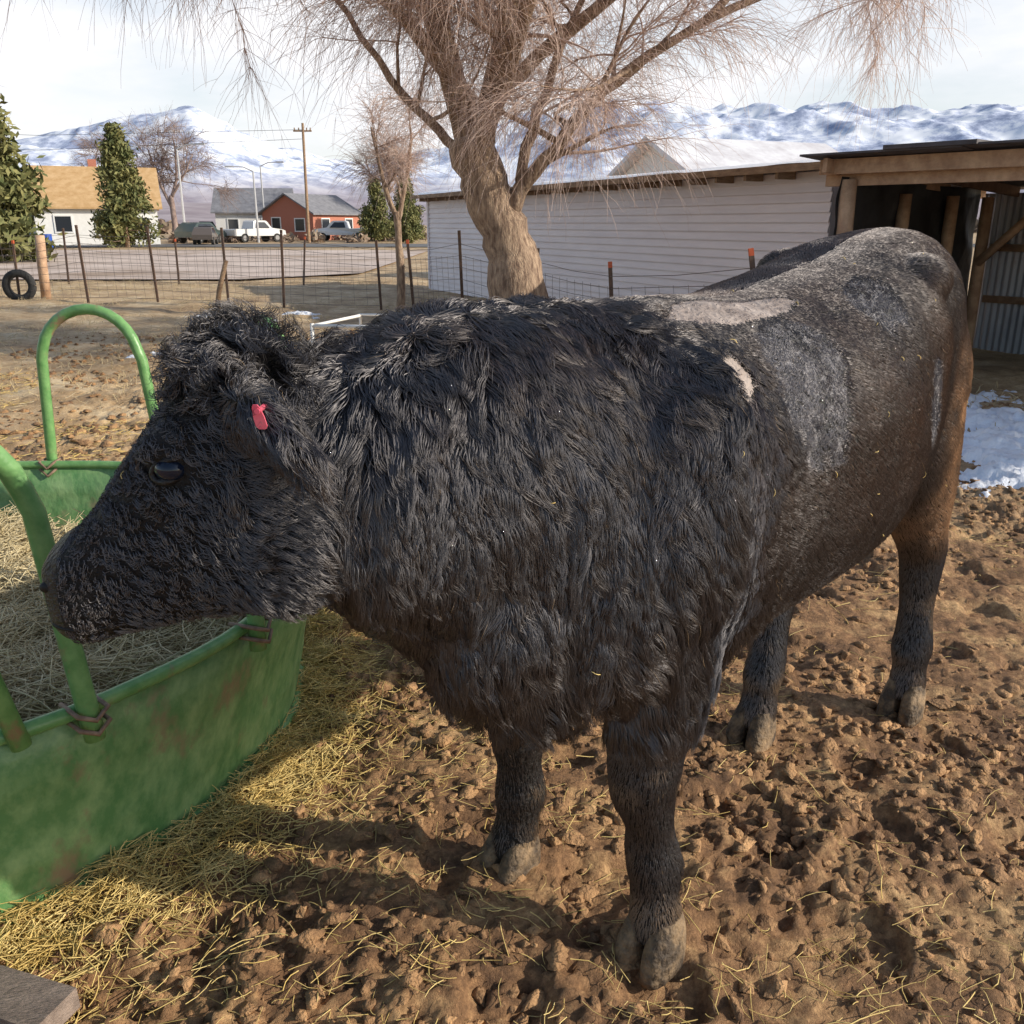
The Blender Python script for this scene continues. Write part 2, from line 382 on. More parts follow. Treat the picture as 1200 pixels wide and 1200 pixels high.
nk=[(.30,1.97,1.42,.75,.27),(.12,1.83,1.445,.67,.285),(-.02,1.71,1.455,.70,.255),(-.15,1.62,1.44,.80,.22),(-.27,1.545,1.39,.895,.185),(-.36,1.51,1.35,.97,.15)]
loft([TB((x,y,t),(x,y,b_),wn*w) for x,y,t,b_,w in nk],2.2)
# head
hd=[((-.36,1.51,1.35),(-.27,1.51,1.00),.115),((-.43,1.505,1.40),(-.325,1.505,.985),.14),((-.490,1.50,1.39),(-.395,1.50,.965),.155),((-.565,1.50,1.325),(-.505,1.50,.955),.148),
    ((-.645,1.50,1.225),(-.60,1.50,.935),.125),((-.700,1.495,1.150),(-.675,1.495,.918),.112),((-.742,1.49,1.105),(-.722,1.49,.905),.112),((-.775,1.49,1.088),(-.755,1.49,.900),.108),((-.795,1.49,1.068),(-.782,1.49,.910),.096),((-.803,1.49,1.040),(-.796,1.49,.935),.072)]
loft([TB(T,B,(0.1*w,-w,0)) for T,B,w in hd],2.9)
ell((-.46,1.50,1.375),(.07,.12,.05),np.eye(3))
for s in(-1,1):
    ell((-.395,1.505-s*.105,1.11),(.11,.06,.13),np.eye(3))
    ell((-.535,1.50-s*.124,1.264),(.055,.032,.032),np.eye(3))
    ell((-.768,1.49-s*.06,1.040),(.028,.038,.026),np.eye(3))
ell((-.745,1.49,.925),(.045,.08,.028),np.eye(3))
def ear(s):
    b0=np.array([-.425,1.50-s*.12,1.335]);d=np.array([.66,-s*.72,-.10]);d/=np.linalg.norm(d)
    w=np.array([.45,s*.25,-.75]);w-=d*w.dot(d);w/=np.linalg.norm(w);t=np.cross(d,w)
    loft([(b0+d*q*.21+np.array([0,0,-.03*q*q]),w*r,t*h) for q,r,h in((-.1,.03,.03),(.12,.038,.024),(.35,.058,.018),(.6,.062,.014),(.82,.045,.011),(1,.014,.008))],2)
ear(1);ear(-1)
def leg(P,power=2.2):
    loft([(W(a,l,z),EA*ra,EL*rl) for a,l,z,ra,rl in P],power,20)
leg([(-.01,.218,.035,.058,.058),(0,.215,.09,.058,.058),(.005,.205,.15,.052,.053),(.01,.195,.21,.064,.062),(.0,.185,.31,.054,.052),(-.015,.175,.39,.072,.066),(-.015,.175,.45,.080,.073),(.0,.17,.55,.092,.082),(.01,.175,.67,.118,.095),(.02,.18,.80,.16,.115),(.02,.19,.98,.20,.13),(.02,.19,1.15,.19,.11)])
leg([(-.02,-.215,.035,.058,.058),(-.01,-.215,.09,.058,.058),(0,-.21,.15,.052,.053),(0,-.205,.21,.064,.062),(-.01,-.20,.31,.054,.052),(-.02,-.195,.39,.072,.066),(-.02,-.19,.45,.080,.073),(.0,-.185,.55,.092,.082),(.01,-.18,.67,.118,.095),(.02,-.18,.80,.16,.115),(.02,-.19,.98,.20,.13),(.02,-.19,1.15,.19,.11)])
leg([(1.50,.235,.035,.058,.058),(1.515,.235,.09,.058,.058),(1.53,.23,.15,.053,.053),(1.545,.225,.21,.066,.062),(1.56,.215,.34,.055,.051),(1.58,.205,.46,.072,.061),(1.585,.20,.54,.092,.070),(1.54,.195,.63,.115,.085),(1.47,.19,.74,.158,.105),(1.40,.18,.88,.225,.125),(1.38,.16,1.05,.26,.14),(1.40,.13,1.25,.25,.13)])
leg([(.985,-.06,.035,.058,.058),(1.0,-.06,.09,.058,.058),(1.02,-.065,.15,.053,.053),(1.045,-.07,.21,.066,.062),(1.10,-.085,.34,.055,.051),(1.16,-.10,.45,.072,.061),(1.19,-.11,.53,.092,.070),(1.20,-.12,.62,.115,.085),(1.22,-.13,.74,.15,.10),(1.28,-.14,.88,.22,.125),(1.33,-.14,1.05,.27,.14),(1.38,-.12,1.25,.25,.13)])
tl=[(1.62,.02,1.52),(1.70,.02,1.50),(1.755,.03,1.38),(1.765,.04,1.15),(1.755,.05,.9),(1.745,.06,.7)]
body.tube([W(*p) for p in tl],[.03,.032,.028,.024,.022,.03],10)
tmp=body.build('bull_raw',[])
md=tmp.modifiers.new('r','REMESH');md.mode='VOXEL';md.voxel_size=.011
md=tmp.modifiers.new('s','SMOOTH');md.factor=.5;md.iterations=8
dg=bpy.context.evaluated_depsgraph_get();me=bpy.data.meshes.new_from_object(tmp.evaluated_get(dg));bpy.data.objects.remove(tmp)
nv=len(me.vertices);co=np.empty(nv*3,np.float32);me.vertices.foreach_get('co',co);co=co.reshape(-1,3).astype(float)
nr=np.empty(nv*3,np.float32);me.vertices.foreach_get('normal',nr);nr=nr.reshape(-1,3).astype(float)
def loc(P):
    d=P[:,:2]-O;return d@ea,d@el,P[:,2]
def fields(P):
    a,l,z=loc(P);x,y=P[:,0],P[:,1]
    head=(1-sstep(-.37,-.28,x))*(y<1.9)*(z>.8)
    legw=1-sstep(.50,.66,z)
    topc=.18*sstep(1.3,1.42,z)
    neck=(1-sstep(.10,.38,a+topc+.12*vn3(x*4,y*4,z*4,9)))*(1-head)*(1-legw)
    return a,l,z,head,legw,neck
a,l,z,head,legw,neck=fields(co)
fold=vn3(co[:,0]*13,co[:,1]*13,co[:,2]*3.2,2)*.6+vn3(co[:,0]*26,co[:,1]*26,co[:,2]*7,3)*.4
trunkd=vn3(co[:,0]*6,co[:,1]*6,co[:,2]*6,4)
disp=neck*.021*fold+(1-neck)*(1-head)*(1-legw)*.008*trunkd+legw*.003*vn3(co[:,0]*15,co[:,1]*15,co[:,2]*15,6)
co=co+nr*disp[:,None]
me.vertices.foreach_set('co',co.astype(np.float32).ravel());me.update()
bull=empty('black_bull')
m_hide=M('bull_hide',(.007,.006,.006),(.015,.011,.010),20,.7,.8,70)
m_shave=M('worn_bare_hide',(.22,.175,.155),(.42,.355,.32),14,.7,.6,50)
m_clip_sheen=M('clipped_hide_and_sheen',(.015,.014,.016),(.21,.20,.215),26,.55,1,60,lo=.42,hi=.60)  # clipped patches, plus the painted sheen on the flank
me.name='body'
hide=new_obj('body',me,[],bull,True);me.materials.clear()
for q in(m_hide,m_nose,m_shave,m_clip_sheen): me.materials.append(q)
me.calc_loop_triangles();nt_=len(me.loop_triangles);tri=np.empty(nt_*3,np.int32);me.loop_triangles.foreach_get('vertices',tri);tri=tri.reshape(-1,3)
nr=np.empty(nv*3,np.float32);me.vertices.foreach_get('normal',nr);nr=nr.reshape(-1,3).astype(float)
pc=np.empty(len(me.polygons)*3,np.float32);me.polygons.foreach_get('center',pc);pc=pc.reshape(-1,3).astype(float)
def patchmask(P):
    a,l,z=loc(P);m=np.zeros(len(P));strip=np.zeros(len(P))
    wob=.30*vn3(P[:,0]*14,P[:,1]*14,P[:,2]*14,60)+.18*vn3(P[:,0]*40,P[:,1]*40,P[:,2]*40,61)
    for (pa,pl,pz,ra,rl) in((.32,.12,1.45,.26,.058),(.37,.27,1.36,.17,.085),(.84,.22,1.48,.12,.075),(.11,.31,1.31,.05,.045),(1.02,.33,1.15,.06,.12)):  # last entry: flank sheen from the sun, painted as a grey patch
        if pz<1.35: d=((a-pa)/ra)**2+((z-pz)/rl)**2+(l<.1)*9
        else: d=((a-pa)/ra)**2+((l-pl)/rl)**2+(z<1.1)*9
        k_=1-sstep(.75,1.1,d+wob)
        m=np.maximum(m,k_)
        if pz in(1.45,1.31): strip=np.maximum(strip,k_)
    return m,strip
pm_,st_=patchmask(pc)
mi=((pc[:,0]<-.750)&(pc[:,2]>.8)).astype(np.int32);mi[pm_>.5]=3;mi[st_>.5]=2
me.polygons.foreach_set('material_index',mi)
me.polygons.foreach_set('use_smooth',[True]*len(me.polygons))
bvh=BVHTree.FromPolygons([tuple(c) for c in co],[tuple(int(i) for i in t) for t in tri])
def surf(x,z,y0=.9,d=1):
    return bvh.ray_cast(Vector((x,y0,z)),Vector((0,d,0)))
EYES=[]
m_nos=M('nostril_dark',(.004,.003,.003),None,rough=.6)
for side,y0,d in(('l',.9,1),('r',2.1,-1)):
    p,nn,_,_=surf(-.530,1.236,y0,d)
    EYES.append(np.array(p))
    e=MB();c=np.array(p)+np.array([0.0,.006*d,0]);ell(c,(.026,.022,.020),np.eye(3),e);e.build('eye_'+side,[m_eye],bull,True)
    e=MB();ring=[Vector(p)+Vector((.030*math.cos(t)+.004*math.sin(t),-.006*d+.012*d*abs(math.cos(t)),.018*math.sin(t)+.006*math.cos(t))) for t in np.linspace(0,2*np.pi,25)]
    e.tube(ring,.0055,8,cap=False);e.build('eyelid_'+side,[m_lid],bull,True)
    h=surf(-.775,1.022,y0,d)
    if h[0] is not None:
        e=MB();ell(np.array(h[0])+np.array([0,.005*d,0]),(.013,.009,.010),np.eye(3),e);e.build('nostril_'+side,[m_nos],bull,True)
    mp_=[]
    for q in np.linspace(0,1,12):
        h=surf(-.785+.135*q,.955-.008*math.sin(q*3),y0,d)
        if h[0] is not None: mp_.append(Vector(h[0])+Vector((0,.001*d,0)))
    if len(mp_)>3:
        e=MB();e.tube(mp_,.004,6);e.build('mouth_line_'+side,[m_nos],bull,True)
def tag(name,x,z,w_,h_):
    s_=surf(x,z)[0];yb=s_[1]-.024 if s_ is not None else 1.3
    e=MB();v=[];n_=10
    for k_ in(0,.004):
        for i in range(n_):
            t_=2*math.pi*i/n_;cx=math.copysign(abs(math.cos(t_))**.6,math.cos(t_));sx=math.copysign(abs(math.sin(t_))**.6,math.sin(t_))
            v.append((x+cx*w_*(1-.25*sx)+sx*h_*-.2,yb+k_-.1*sx*h_,z+sx*h_))
    e.add(v,[tuple(range(n_)),tuple(reversed(range(n_,2*n_)))]+[(i,i+n_,(i+1)%n_+n_,(i+1)%n_) for i in range(n_)])
    e.tube([(x,yb-.006,z+h_*.5),(x,yb+.035,z+h_*.5)],.004,8);e.build(name,[m_tag],bull)
tag('ear_tag',-.350,1.345,.0075,.018);tag('ear_tag_back',-.372,1.285,.006,.015)
hb=MB()
for (a0,l0) in((-.01,.22),(-.02,-.215),(1.495,.236),(.98,-.06)):
    for s in(-1,1):
        loft([(W(a0+.01,l0+s*.030,.098),EA*.040,EL*.024),(W(a0-.0,l0+s*.033,.065),EA*.058,EL*.029),(W(a0-.012,l0+s*.036,.025),EA*.070,EL*.032),(W(a0-.016,l0+s*.036,-.03),EA*.073,EL*.032)],2.6,16,3,hb)
hb.build('hooves',[m_hoof],bull,True)
# ---------------- fur
def sample(n,wfun):
    v0,v1,v2=co[tri[:,0]],co[tri[:,1]],co[tri[:,2]]
    ar=np.linalg.norm(np.cross(v1-v0,v2-v0),axis=1)*.5
    c=(v0+v1+v2)/3;w=ar*wfun(c);w/=w.sum()
    t=rng.choice(len(tri),n,p=w);r1=np.sqrt(rng.random(n));r2=rng.random(n)
    b0=1-r1;b1=r1*(1-r2);b2=r1*r2
    P=v0[t]*b0[:,None]+v1[t]*b1[:,None]+v2[t]*b2[:,None]
    Nn=nr[tri[t,0]]*b0[:,None]+nr[tri[t,1]]*b1[:,None]+nr[tri[t,2]]*b2[:,None]
    return P,Nn/np.linalg.norm(Nn,axis=1,keepdims=True)
def furparams(P,Nn):
    a,l,z,head,legw,neck=fields(P);x=P[:,0];y=P[:,1];n=len(P)
    down=np.array([0,0,-1.])
    trunk=np.clip(1-head-legw-neck,0,1)
    sl=np.sign(l)[:,None]
    C=neck[:,None]*(down*1.0+EA*.22+EL*sl*.35)+trunk[:,None]*(EA*.9+down*.75+EL*sl*.3)+legw[:,None]*(down*1.+EA*.12)+head[:,None]*np.array([.75,0,-.25])
    sc=7.
    nz=np.stack([vn3(x*sc,y*sc,z*sc*.5,s) for s in(101,102,103)],1)
    nz2=np.stack([vn3(x*20,y*20,z*10,s) for s in(111,112,113)],1)
    C=C+nz*(.42*neck+.40*trunk+.3*head+.1*legw)[:,None]+nz2*(.50*neck+.16*trunk+.75*head+.15*legw)[:,None]
    earm=sstep(.02,.05,-(y-1.385))*(x>-.46)*(x<-.2)*(z>1.2)*(z<1.45)
    poll=head*sstep(1.29,1.37,z)*(x>-.56)*(1-earm)
    C=C*(1-poll[:,None])+poll[:,None]*(nz2*1.7+nz*1.2+np.array([.0,-.35,-.25]))
    C=C-Nn*np.sum(C*Nn,1,keepdims=True);C/=np.linalg.norm(C,axis=1,keepdims=True)+1e-6
    low=1-sstep(.62,.95,z)
    Lh=neck*(.080+.032*nz[:,0])+trunk*(.026+.010*nz[:,1])+legw*.019+head*(.021+.024*sstep(-.55,-.40,x))+poll*.042+head*earm*.014
    Lh=Lh+neck*low*.02
    pm,strip=patchmask(P);Lh=Lh*(1-.68*pm)*(1-.75*strip)
    near=patchmask(P+C*.04)[1];Lh=Lh*(1-.5*near)
    mz=head*(1-sstep(-.74,-.64,x));Lh=Lh*(1-.6*mz)
    lift=.24*neck+.20*trunk+.16*legw+.30*head+.42*poll
    lift=lift+.25*pm
    wav=neck*.0078+trunk*.0012+head*.0055+poll*.012+legw*.0006+pm*.004
    return C,Lh,lift,wav,poll,pm,strip,(a,l,z,head,legw,neck,trunk)
NH=290000;KP=7
def wf(c):
    a,l,z,head,legw,neck=fields(c);q=patchmask(c)
    return (1+.5*head+.1*neck)*np.where(l>-.12,1,.40)*np.where((c[:,0]<-.752)&(z>.8),0,1)*(1-.9*q[1])*(1-.5*q[0])
P,Nn=sample(NH,wf)
keep=np.ones(NH,bool)
for e_ in EYES: keep&=(((P[:,0]-e_[0]+.008)/.042)**2+((P[:,2]-e_[2])/.027)**2+((P[:,1]-e_[1])/.05)**2)>1
keep&=P[:,2]>.060
P=P[keep];Nn=Nn[keep];NH=len(P)
C,Lh,lift,wav,poll,pm,strip,(a,l,z,head,legw,neck,trunk)=furparams(P,Nn)
G=20000;gi=rng.choice(NH,G,replace=False)
kd=kdtree.KDTree(G)
for i,g_ in enumerate(gi): kd.insert(P[g_],i)
kd.balance()
own=np.fromiter((kd.find(p)[1] for p in P),np.int64,NH);gidx=gi[own]
G2=3000;g2=rng.choice(G,G2,replace=False)
kd=kdtree.KDTree(G2)
for i,g_ in enumerate(gi[g2]): kd.insert(P[g_],i)
kd.balance()
own2=np.fromiter((kd.find(P[q])[1] for q in gi),np.int64,G);g2idx=gi[g2][own2]
t=np.linspace(0,1,KP)[None,:,None]
S=np.cross(C,Nn)
ph=rng.uniform(0,6.283,NH);fq=rng.uniform(.9,1.6,NH);fq=np.where(poll>.3,fq*1.3,fq)
ph=ph[gidx]+rng.normal(0,.6,NH);fq=fq[gidx]+rng.normal(0,.08,NH)
def curve(idx,Lm):
    L_=Lm[:,None,None];c=C[idx][:,None,:];nn=Nn[idx][:,None,:];s=S[idx][:,None,:]
    lf=lift[idx][:,None,None];w=wav[idx][:,None,None]
    p=ph[idx][:,None,None];q=fq[idx][:,None,None]
    droop=np.array([0,0,-1.])*(.12*L_*t*t)
    return P[idx][:,None,:]+c*L_*t*.95+nn*(lf*L_*(1-(1-t)**2)*.9+.001)+s*w*np.sin(6.283*q*t+p)*t**.6+nn*w*.7*np.cos(6.283*q*t+p)*t+droop
allidx=np.arange(NH)
Lr=Lh*rng.uniform(.6,1.15,NH)
own_c=curve(allidx,Lr)
gA=curve(gi,Lh[gi]*.98+.003);gB=curve(g2idx,Lh[g2idx]*.98+.003)
k2=(.70*neck+.12*trunk+.05*legw+.4*head+.35*poll)[gi][:,None,None]*t**1.3
gA=gA+(gB-gA)*k2
gc=gA[own]
cl=(.76*neck+.22*trunk+.2*legw+.6*head+.2*poll)*(1-.3*pm)*rng.uniform(.5,1.15,NH);cl=np.clip(cl,0,.93)[:,None,None]*t**1.1
pts=own_c+(gc-own_c)*cl
def colmix(c,k,m): return c*(1-m[:,None])+np.array(k)*m[:,None]
x,y=P[:,0],P[:,1]
n1=vn3(x*5,y*5,z*5,201);n2=vn3(x*16,y*16,z*16,202);rj=rng.random(NH)
colr=np.tile(np.array([.0105,.0095,.0105]),(NH,1))*(.6+.8*rj[:,None])
colr=colmix(colr,(.048,.023,.013),np.clip(trunk*sstep(.75,1.25,z)*(.60+.7*n1+.4*n2),0,1)*.85)
colr=colmix(colr,(.060,.036,.023),np.clip(sstep(1.30,1.44,z)*(.0+.6*n2+.3*n1)*(neck+trunk),0,.4))
colr=colmix(colr,(.042,.026,.018),np.clip(neck*(.1+.6*n1+.3*n2),0,.6))
colr=colmix(colr,(.36,.21,.115),np.clip(sstep(1.25,1.42,a)*sstep(.50,.68,z)*(1-sstep(1.05,1.36,z))*(.70+.6*n2),0,1)*(l>-.1))
colr=colmix(colr,(.17,.105,.055),np.clip((1-sstep(.05,.28,z))*(.4+.9*n2),0,.9))
colr=colmix(colr,(.18,.12,.07),np.clip(legw*sstep(.25,.6,n2)*.6,0,1))
colr=colmix(colr,(.22,.21,.22),np.clip(pm*(.45+1.3*n2),0,.9))
colr=colmix(colr,(.32,.26,.23),strip*.9)
lockt=np.exp(rng.normal(0,.32,NH))[g2idx[own]];colr=colr*(1+(lockt-1)*(neck+.6*head+.3*trunk))[:,None]
dust=(rng.random(NH)<.003)
colr=colmix(colr,(.34,.23,.12),dust*.6)
rad=(np.array([1,1,.95,.85,.7,.45,.15])[None,:]*(.00060*(1+.25*neck))[:,None])
hc=bpy.data.hair_curves.new('fur');hc.add_curves([KP]*NH)
hc.attributes['position'].data.foreach_set('vector',pts.astype(np.float32).ravel())
at=hc.attributes.get('radius') or hc.attributes.new('radius','FLOAT','POINT');at.data.foreach_set('value',rad.astype(np.float32).ravel())
at=hc.attributes.new('fcol','FLOAT_COLOR','CURVE');at.data.foreach_set('color',np.concatenate([colr,np.ones((NH,1))],1).astype(np.float32).ravel())
m_fur=bpy.data.materials.new('bull_fur');m_fur.use_nodes=True;nt=m_fur.node_tree;nt.nodes.clear()
o=nt.nodes.new('ShaderNodeOutputMaterial')
atn=nt.nodes.new('ShaderNodeAttribute');atn.attribute_name='fcol'
df=nt.nodes.new('ShaderNodeBsdfDiffuse');hr=nt.nodes.new('ShaderNodeBsdfHair');hr.component='Reflection'
hr.inputs['Color'].default_value=(.80,.76,.78,1);hr.inputs['RoughnessU'].default_value=.14;hr.inputs['RoughnessV'].default_value=.55
mxs=nt.nodes.new('ShaderNodeMixShader');mxs.inputs[0].default_value=.17
nt.links.new(atn.outputs['Color'],df.inputs['Color']);nt.links.new(df.outputs[0],mxs.inputs[1]);nt.links.new(hr.outputs[0],mxs.inputs[2]);nt.links.new(mxs.outputs[0],o.inputs[0])
hc.materials.append(m_fur)
fo=bpy.data.objects.new('fur',hc);scene.collection.objects.link(fo);fo.parent=bull
HB=45
ii=rng.choice(np.nonzero((z>.8)&(l>-.3))[0],HB,replace=False)
bd=rng.normal(size=(HB,3));bd=bd-Nn[ii]*np.sum(bd*Nn[ii],1,keepdims=True);bd/=np.linalg.norm(bd,axis=1,keepdims=True)
bl=rng.uniform(.006,.022,HB)[:,None,None];tq=np.linspace(-.5,.5,4)[None,:,None]
hp_=pts[ii,4][:,None,:]+Nn[ii][:,None,:]*.005+bd[:,None,:]*bl*tq-Nn[ii][:,None,:]*bl*tq*tq
V,F=tubes(hp_,np.full((HB,4),.0009),3);np_mesh('hay_bits_in_coat',V,F,[m_straw],bull)
# ---------------------------------------------------------------- trees
def grow(root_limbs,name,loc0,levels,whips,wl,wr,mats,seed,sides=7,droop=1.,scale=1.,n1=(6,7),n2=(4,6)):
    r=random.Random(seed);nr_=np.random.default_rng(seed)
    mb=MB();tips=[]
    def wander(p,d,L,r0,k,up):
        pts=[Vector(p)];d=Vector(d).normalized()
        for i in range(k):
            d=(d+Vector((r.gauss(0,.16),r.gauss(0,.16),r.gauss(0,.12)+up))).normalized();pts.append(pts[-1]+d*L/k)
        return pts
    def spawn(pts,r0,r1,level):
        k=len(pts)
        nch=r.randint(*(n1 if level==0 else n2))
        for c in range(nch):
            f=r.uniform(.25,1)*(k-1);i=min(int(f),k-2);q=pts[i].lerp(pts[i+1],f-i)
            ax_=(pts[i+1]-pts[i]).normalized();rd=Vector((r.gauss(0,1),r.gauss(0,1),r.gauss(0,.6)+.2)).normalized()
            d=(ax_*.6+rd*.9).normalized();rr=(r0+(r1-r0)*f/(k-1))*.55
            Ln=(1.7 if level==0 else 1.1)*scale*r.uniform(.6,1.3)
            ps=wander(q,d,Ln,rr,6,.05 if level==0 else -.03*droop)
            mb.tube(ps,[max(rr*(1-.8*j/6),.006*scale) for j in range(7)],5 if level==0 else 4,0 if level==0 else 1,cap=False)
            if level+1<levels: spawn(ps,rr,rr*.3,level+1)
            tips.extend([(ps[j],(ps[j]-ps[j-1]).normalized()) for j in range(2,7)])
    for pts,r0,r1,isb in root_limbs:
        A=catmull([list(p) for p in pts],4);A=[Vector(q)+Vector((r.gauss(0,.02),r.gauss(0,.02),0))*scale for q in A];k=len(A)
        mb.tube(A,[(r0+(r1-r0)*j/(k-1))*(1+r.uniform(-.09,.09)) for j in range(k)],12,0)
        if isb: spawn(A,r0,r1,0)
    e=empty(name,loc0)
    mb.build('trunk_and_limbs',[mats[0],mats[1]],e,True)
    ids=nr_.integers(0,len(tips),whips)
    q=np.array([tips[i][0] for i in ids]);d=np.array([tips[i][1] for i in ids])
    d=d+nr_.normal(0,.6,d.shape);d/=np.linalg.norm(d,axis=1,keepdims=True)
    K=8;L_=wl*nr_.uniform(.4,1.3,whips);P_=np.zeros((whips,K,3));P_[:,0]=q;cur=d.copy()
    for j in range(1,K):
        cur=cur+np.array([0,0,-.24*droop])+nr_.normal(0,.13,cur.shape);cur/=np.linalg.norm(cur,axis=1,keepdims=True)
        P_[:,j]=P_[:,j-1]+cur*(L_/(K-1))[:,None]
    m2=whips;src=nr_.integers(0,whips,m2);jj=nr_.integers(1,K-2,m2);P2=np.zeros((m2,4,3));P2[:,0]=P_[src,jj]
    cur=P_[src,jj+1]-P_[src,jj];cur/=np.linalg.norm(cur,axis=1,keepdims=True);cur=cur+nr_.normal(0,.5,cur.shape)
    for j in range(1,4):
        cur=cur+np.array([0,0,-.2*droop]);cur/=np.linalg.norm(cur,axis=1,keepdims=True);P2[:,j]=P2[:,j-1]+cur*(wl*.13)
    V1,F1=tubes(P_,np.linspace(1,.35,K)[None,:]*wr*nr_.uniform(.7,1.2,(whips,1)),3)
    V2,F2=tubes(P2,np.linspace(.7,.3,4)[None,:]*wr*np.ones((m2,1)),3)
    np_mesh('twigs',np.concatenate([V1,V2]),np.concatenate([F1,F2+len(V1)]),[mats[1]],e)
    return e
tr_=[([(0.14,0,-.1),(.06,0,.9),(-.14,0,1.55),(-.36,0,2.1),(-.50,0,2.6)],.37,.26,False),
 ([(-.45,0,2.3),(-.62,0,3.0),(-.95,-.1,4.0),(-1.4,-.3,5.3),(-1.7,-.4,6.8)],.21,.07,True),
 ([(-.46,0,2.3),(-.28,.1,3.0),(-.05,.2,4.0),(.15,.1,5.4),(.4,0,7)],.18,.07,True),
 ([(-.10,0,1.55),(.12,-.1,2.0),(.5,-.2,2.45),(1.1,-.3,3.1),(2.2,-.4,3.8),(3.6,-.5,4.3)],.12,.03,True),
 ([(-.45,0,2.3),(-.9,.2,2.7),(-1.5,.3,3.3),(-2.2,.5,4.3),(-2.9,.6,5.2)],.07,.02,True),
 ([(-.4,0,2.4),(-.2,.8,3.2),(.1,2,4.6),(.3,2.8,6)],.13,.04,True),
 ([(-.4,0,2.5),(0,-.8,3.4),(.6,-2.0,4.7),(1.0,-2.8,5.6)],.12,.04,True),
 ([(-.2,.1,3.1),(.6,-.1,3.7),(1.9,-.6,4.6),(3.2,-.9,5.2),(4.9,-1.1,5.5)],.10,.03,True),
 ([(.1,0,2.0),(.25,.1,2.7),(.6,.1,3.6),(1.2,.2,4.8)],.08,.03,True),
 ([(2.2,-.4,3.8),(2.9,-.2,4.4),(4.0,0,4.7),(5.2,.2,4.8)],.05,.02,True),
 ([(-1.0,-.1,4.1),(-1.7,-.2,4.6),(-2.7,-.3,4.8),(-3.7,-.4,4.9)],.07,.02,True),
 ([(-.7,0,3.2),(-1.3,-.4,3.9),(-2.4,-.8,4.7),(-3.6,-1,5.2)],.09,.03,True)]
grow(tr_,'bare_willow_tree',(0,12,0),2,15000,1.15,.0033,[m_bark,m_twig],11,droop=.66)
sm=[([(0,0,0),(.03,0,1),(-.03,0,1.8)],.08,.06,False),([(-.03,0,1.7),(-.25,0,2.4),(-.4,.1,3.2)],.05,.02,True),([(0,0,1.6),(.2,.1,2.4),(.3,0,3.1)],.05,.02,True)]
grow(sm,'bare_tree',(-2.05,17,0),1,1100,.7,.0038,[m_bark,m_twig],12,scale=.5,droop=.4)
bt=[([(0,0,0),(.1,0,2),(0,0,4)],.28,.2,False),([(0,0,3),(-1,0,5.5),(-1.6,0,8)],.18,.05,True),([(0,0,3.4),(.6,.4,6),(.8,0,9)],.18,.05,True),([(0,0,3.8),(1.4,-.3,5.6),(2.4,0,7.5)],.14,.04,True)]
grow(bt,'bare_tree',(-31,87,0),2,1600,1.8,.016,[m_twig2,m_twig2],13,scale=1.6,droop=.2)
grow(bt,'bare_tree',(-13.5,100,0),2,1000,1.4,.016,[m_twig2,m_twig2],14,scale=1.0,droop=.2)
grow(bt,'bare_tree',(-46,110,0),2,1200,1.8,.02,[m_twig2,m_twig2],15,scale=1.5,droop=.2)
def pine(x,y,h,w,seed,z0=.06,n=9000):
    r=np.random.default_rng(seed);e=empty('pine_tree',(x,y,0))
    mb=MB();mb.tube([(0,0,0),(0,0,h*.5),(0,0,h*.97)],[h*.022,h*.014,.01],8)
    nb=110;hh=h*(z0+.92*r.random(nb)**1.15);az=r.uniform(0,6.283,nb);jit=r.uniform(.6,1.2,nb)
    def radius(t): return w*(1-t)**.75*(.35+.65*np.minimum(1,(t+.05)/.2))
    for i in range(nb):
        t_=hh[i]/h;rr=radius(t_)*.85*jit[i];mb.tube([(0,0,hh[i]),(math.cos(az[i])*rr,math.sin(az[i])*rr,hh[i]-rr*.12)],[h*.006,h*.002],4,0,cap=False)
    mb.build('trunk',[m_bark],e,True)
    k=r.integers(0,nb,n);f=np.sqrt(r.random(n));t_=hh[k]/h;rr=radius(t_)*f*jit[k]
    P_=np.stack([np.cos(az[k])*rr,np.sin(az[k])*rr,hh[k]-rr*.12],1)+r.normal(0,w*.085,(n,3))
    P_[:,2]=np.minimum(P_[:,2],h*1.01)
    s=w*.05
    u=r.normal(size=(n,3));u/=np.linalg.norm(u,axis=1,keepdims=True);v=np.cross(u,r.normal(size=(n,3)));v/=np.linalg.norm(v,axis=1,keepdims=True)
    V=np.stack([P_-u*s*1.6,P_+v*s*.6,P_+u*s*1.6,P_-v*s*.6],1).reshape(-1,3)
    np_mesh('needles',V,np.arange(4*n).reshape(-1,4),[m_pine],e)
pine(-26.9,66,7.9,2.6,1);pine(-37.5,90,7.6,2.4,2);pine(-22.2,40,8.4,3.1,3,n=14000);pine(-12.6,88,5.4,2.0,4);pine(-10.2,92,6.0,2.2,5);pine(43,72,10,3,6)
pine(-8.9,80,4.9,1.5,7)
